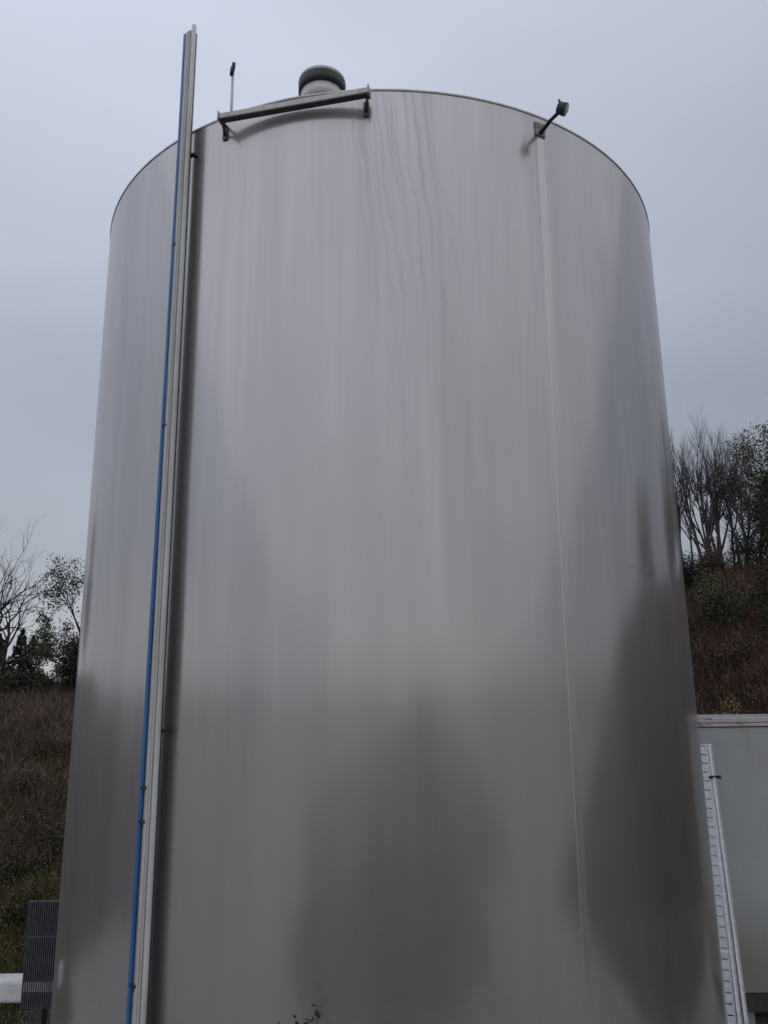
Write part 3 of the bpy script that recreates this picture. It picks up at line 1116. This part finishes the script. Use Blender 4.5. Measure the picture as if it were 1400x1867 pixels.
# --- ground cover: blades and twigs
def blades(name, label, cat, pts, hgt, wid, lean, mat, seed, bend=True):
    rng = np.random.default_rng(seed)
    n = len(pts)
    h = hgt * rng.uniform(.45, 1.3, n)
    a = rng.uniform(0, 6.283, n)
    wv = np.stack([np.cos(a), np.sin(a), np.zeros(n)], 1) * (wid * rng.uniform(.6, 1.3, n))[:, None]
    ln = rng.normal(size=(n, 3)) * lean
    ln[:, 2] = 1
    ln /= np.linalg.norm(ln, axis=1, keepdims=True)
    mid = pts + ln * (h * .55)[:, None]
    ln2 = ln + rng.normal(size=(n, 3)) * lean
    ln2 /= np.linalg.norm(ln2, axis=1, keepdims=True)
    tip = mid + ln2 * (h * .5)[:, None]
    base = pts - np.array([0, 0, .03])
    V = np.stack([base - wv, base + wv, mid + wv * .6, mid - wv * .6, tip], 1).reshape(-1, 3)
    b = np.arange(n)[:, None] * 5
    T = np.concatenate([b + [[0, 1, 2]], b + [[0, 2, 3]], b + [[3, 2, 4]]])
    o = link(name, fast_mesh(name, V, T), mat)
    return tag(o, label, cat, kind='stuff')


def scatter(rng, n, az0, az1, r0, r1, clump=.0, power=1.0):
    az = np.radians(rng.uniform(az0, az1, n))
    r = r0 + (r1 - r0) * rng.uniform(0, 1, n) ** power
    x, y = r * np.sin(az), r * np.cos(az)
    if clump:
        k = wav(x * 1.7, y * 1.7) + rng.normal(size=n) * .5
        s = k > -clump
        x, y = x[s], y[s]
    return np.stack([x, y, height(x, y)], 1)


rg = np.random.default_rng(101)
blades('grass', 'dry yellow-green grass on the lower left slope', 'grass', scatter(rg, 26000, -31, -17, 9.0, 15.0, .6), .20, .006, .60, M_GRASS, 1)
blades('green_grass', 'rough green grass at the foot of the left slope', 'grass', scatter(rg, 24000, -31, -17, 8.9, 14.8, .1, 1.5), .17, .006, .55, M_GRASS_GREEN, 2)
blades('heath', 'brown heather and dead stalks on the upper left slope', 'heath', scatter(rg, 42000, -32, -16, 11.8, 19.5, .9), .30, .0065, .62, M_HEATH, 3)
blades('bracken', 'dead reddish-brown bracken and brambles on the right slope', 'bracken', scatter(rg, 60000, 15, 33, 14.5, 28.5, 1.2), .50, .010, .65, M_BRACKEN, 4)
blades('side_cover', 'brown undergrowth on the slope out to the right', 'undergrowth',
       scatter(rg, 20000, 33, 84, 7.2, 27, 1.4), .55, .02, .35, M_BRACKEN, 5)
blades('side_heath', 'brown heath on the slope out to the left', 'heath', scatter(rg, 8000, -68, -31, 9.8, 21, .9), .45, .02, .5, M_HEATH, 15)
def litter(name, label, cat, pts, size, mat, seed, rise):
    r = np.random.default_rng(seed)
    c = pts + np.stack([np.zeros(len(pts)), np.zeros(len(pts)), r.uniform(.02, rise, len(pts))], 1)
    return tag(link(name, fast_mesh(name, *leaf_tris(c, size, r, .2, .6)), mat), label, cat, kind='stuff')


litter('bramble_leaves', 'small dead bramble leaves on the right slope', 'brambles', scatter(rg, 22000, 15, 33, 14.5, 28.0, .4), .055, M_LEAF_BROWN, 12, .5)
litter('dock_leaves', 'mixed low leaves among the grass on the left slope', 'undergrowth', scatter(rg, 30000, -31, -17, 9.0, 18.0, .6), .036, M_LEAF_OLIVE, 13, .22)
litter('dead_leaves', 'brown leaf tangle on the left slope', 'undergrowth', scatter(rg, 18000, -31, -17, 9.0, 19.0, .1), .03, M_LEAF_BROWN, 14, .25)
blades('bank_grass', 'rough grass on the bank in front of the tank', 'grass',
       np.concatenate([np.stack([px, py, height(px, py)], 1) for px, py in [(rg.uniform(-3, 3, 5000), rg.uniform(-4.5, -.6, 5000))]]), .14, .006, .4, M_GRASS, 6)

# weeds at the foot of the tank, tips just in view
wr = np.random.default_rng(7)
for k, (wx, wy, hh, lab) in enumerate(((-.545, 5.0, 1.42, 'tall dark weed at the tank foot, its tip left in the bottom edge'),
                                       (-.43, 5.02, 1.40, 'tall dark weed at the tank foot, its tip right of the other'))):
    root = thing('weed', lab, 'weed', (wx, wy, YARD), 'weeds at the tank foot')
    segs, tips = [], []
    for j in range(4):
        q = np.array([wx + wr.uniform(-.03, .03), wy + wr.uniform(-.03, .03), YARD])
        d = np.array([wr.normal() * .025, wr.normal() * .02, 1])
        for s in range(5):
            q2 = q + d / np.linalg.norm(d) * hh * (.2 - .006 * j)
            segs.append((q, q2, .006 - .0008 * s, .0052 - .0008 * s))
            tips.append(q2)
            q = q2
            d = d + wr.normal(size=3) * .03
    link('stalk', fast_mesh('stalk', *tube_tris(segs, 5)), M_BARK, root)
    c = np.repeat(np.array(tips), 6, 0) + wr.normal(size=(len(tips) * 6, 3)) * .018
    link('leaves', fast_mesh('leaves', *leaf_tris(c, .05, wr, .9, .35)), M_LEAF_DARK, root)
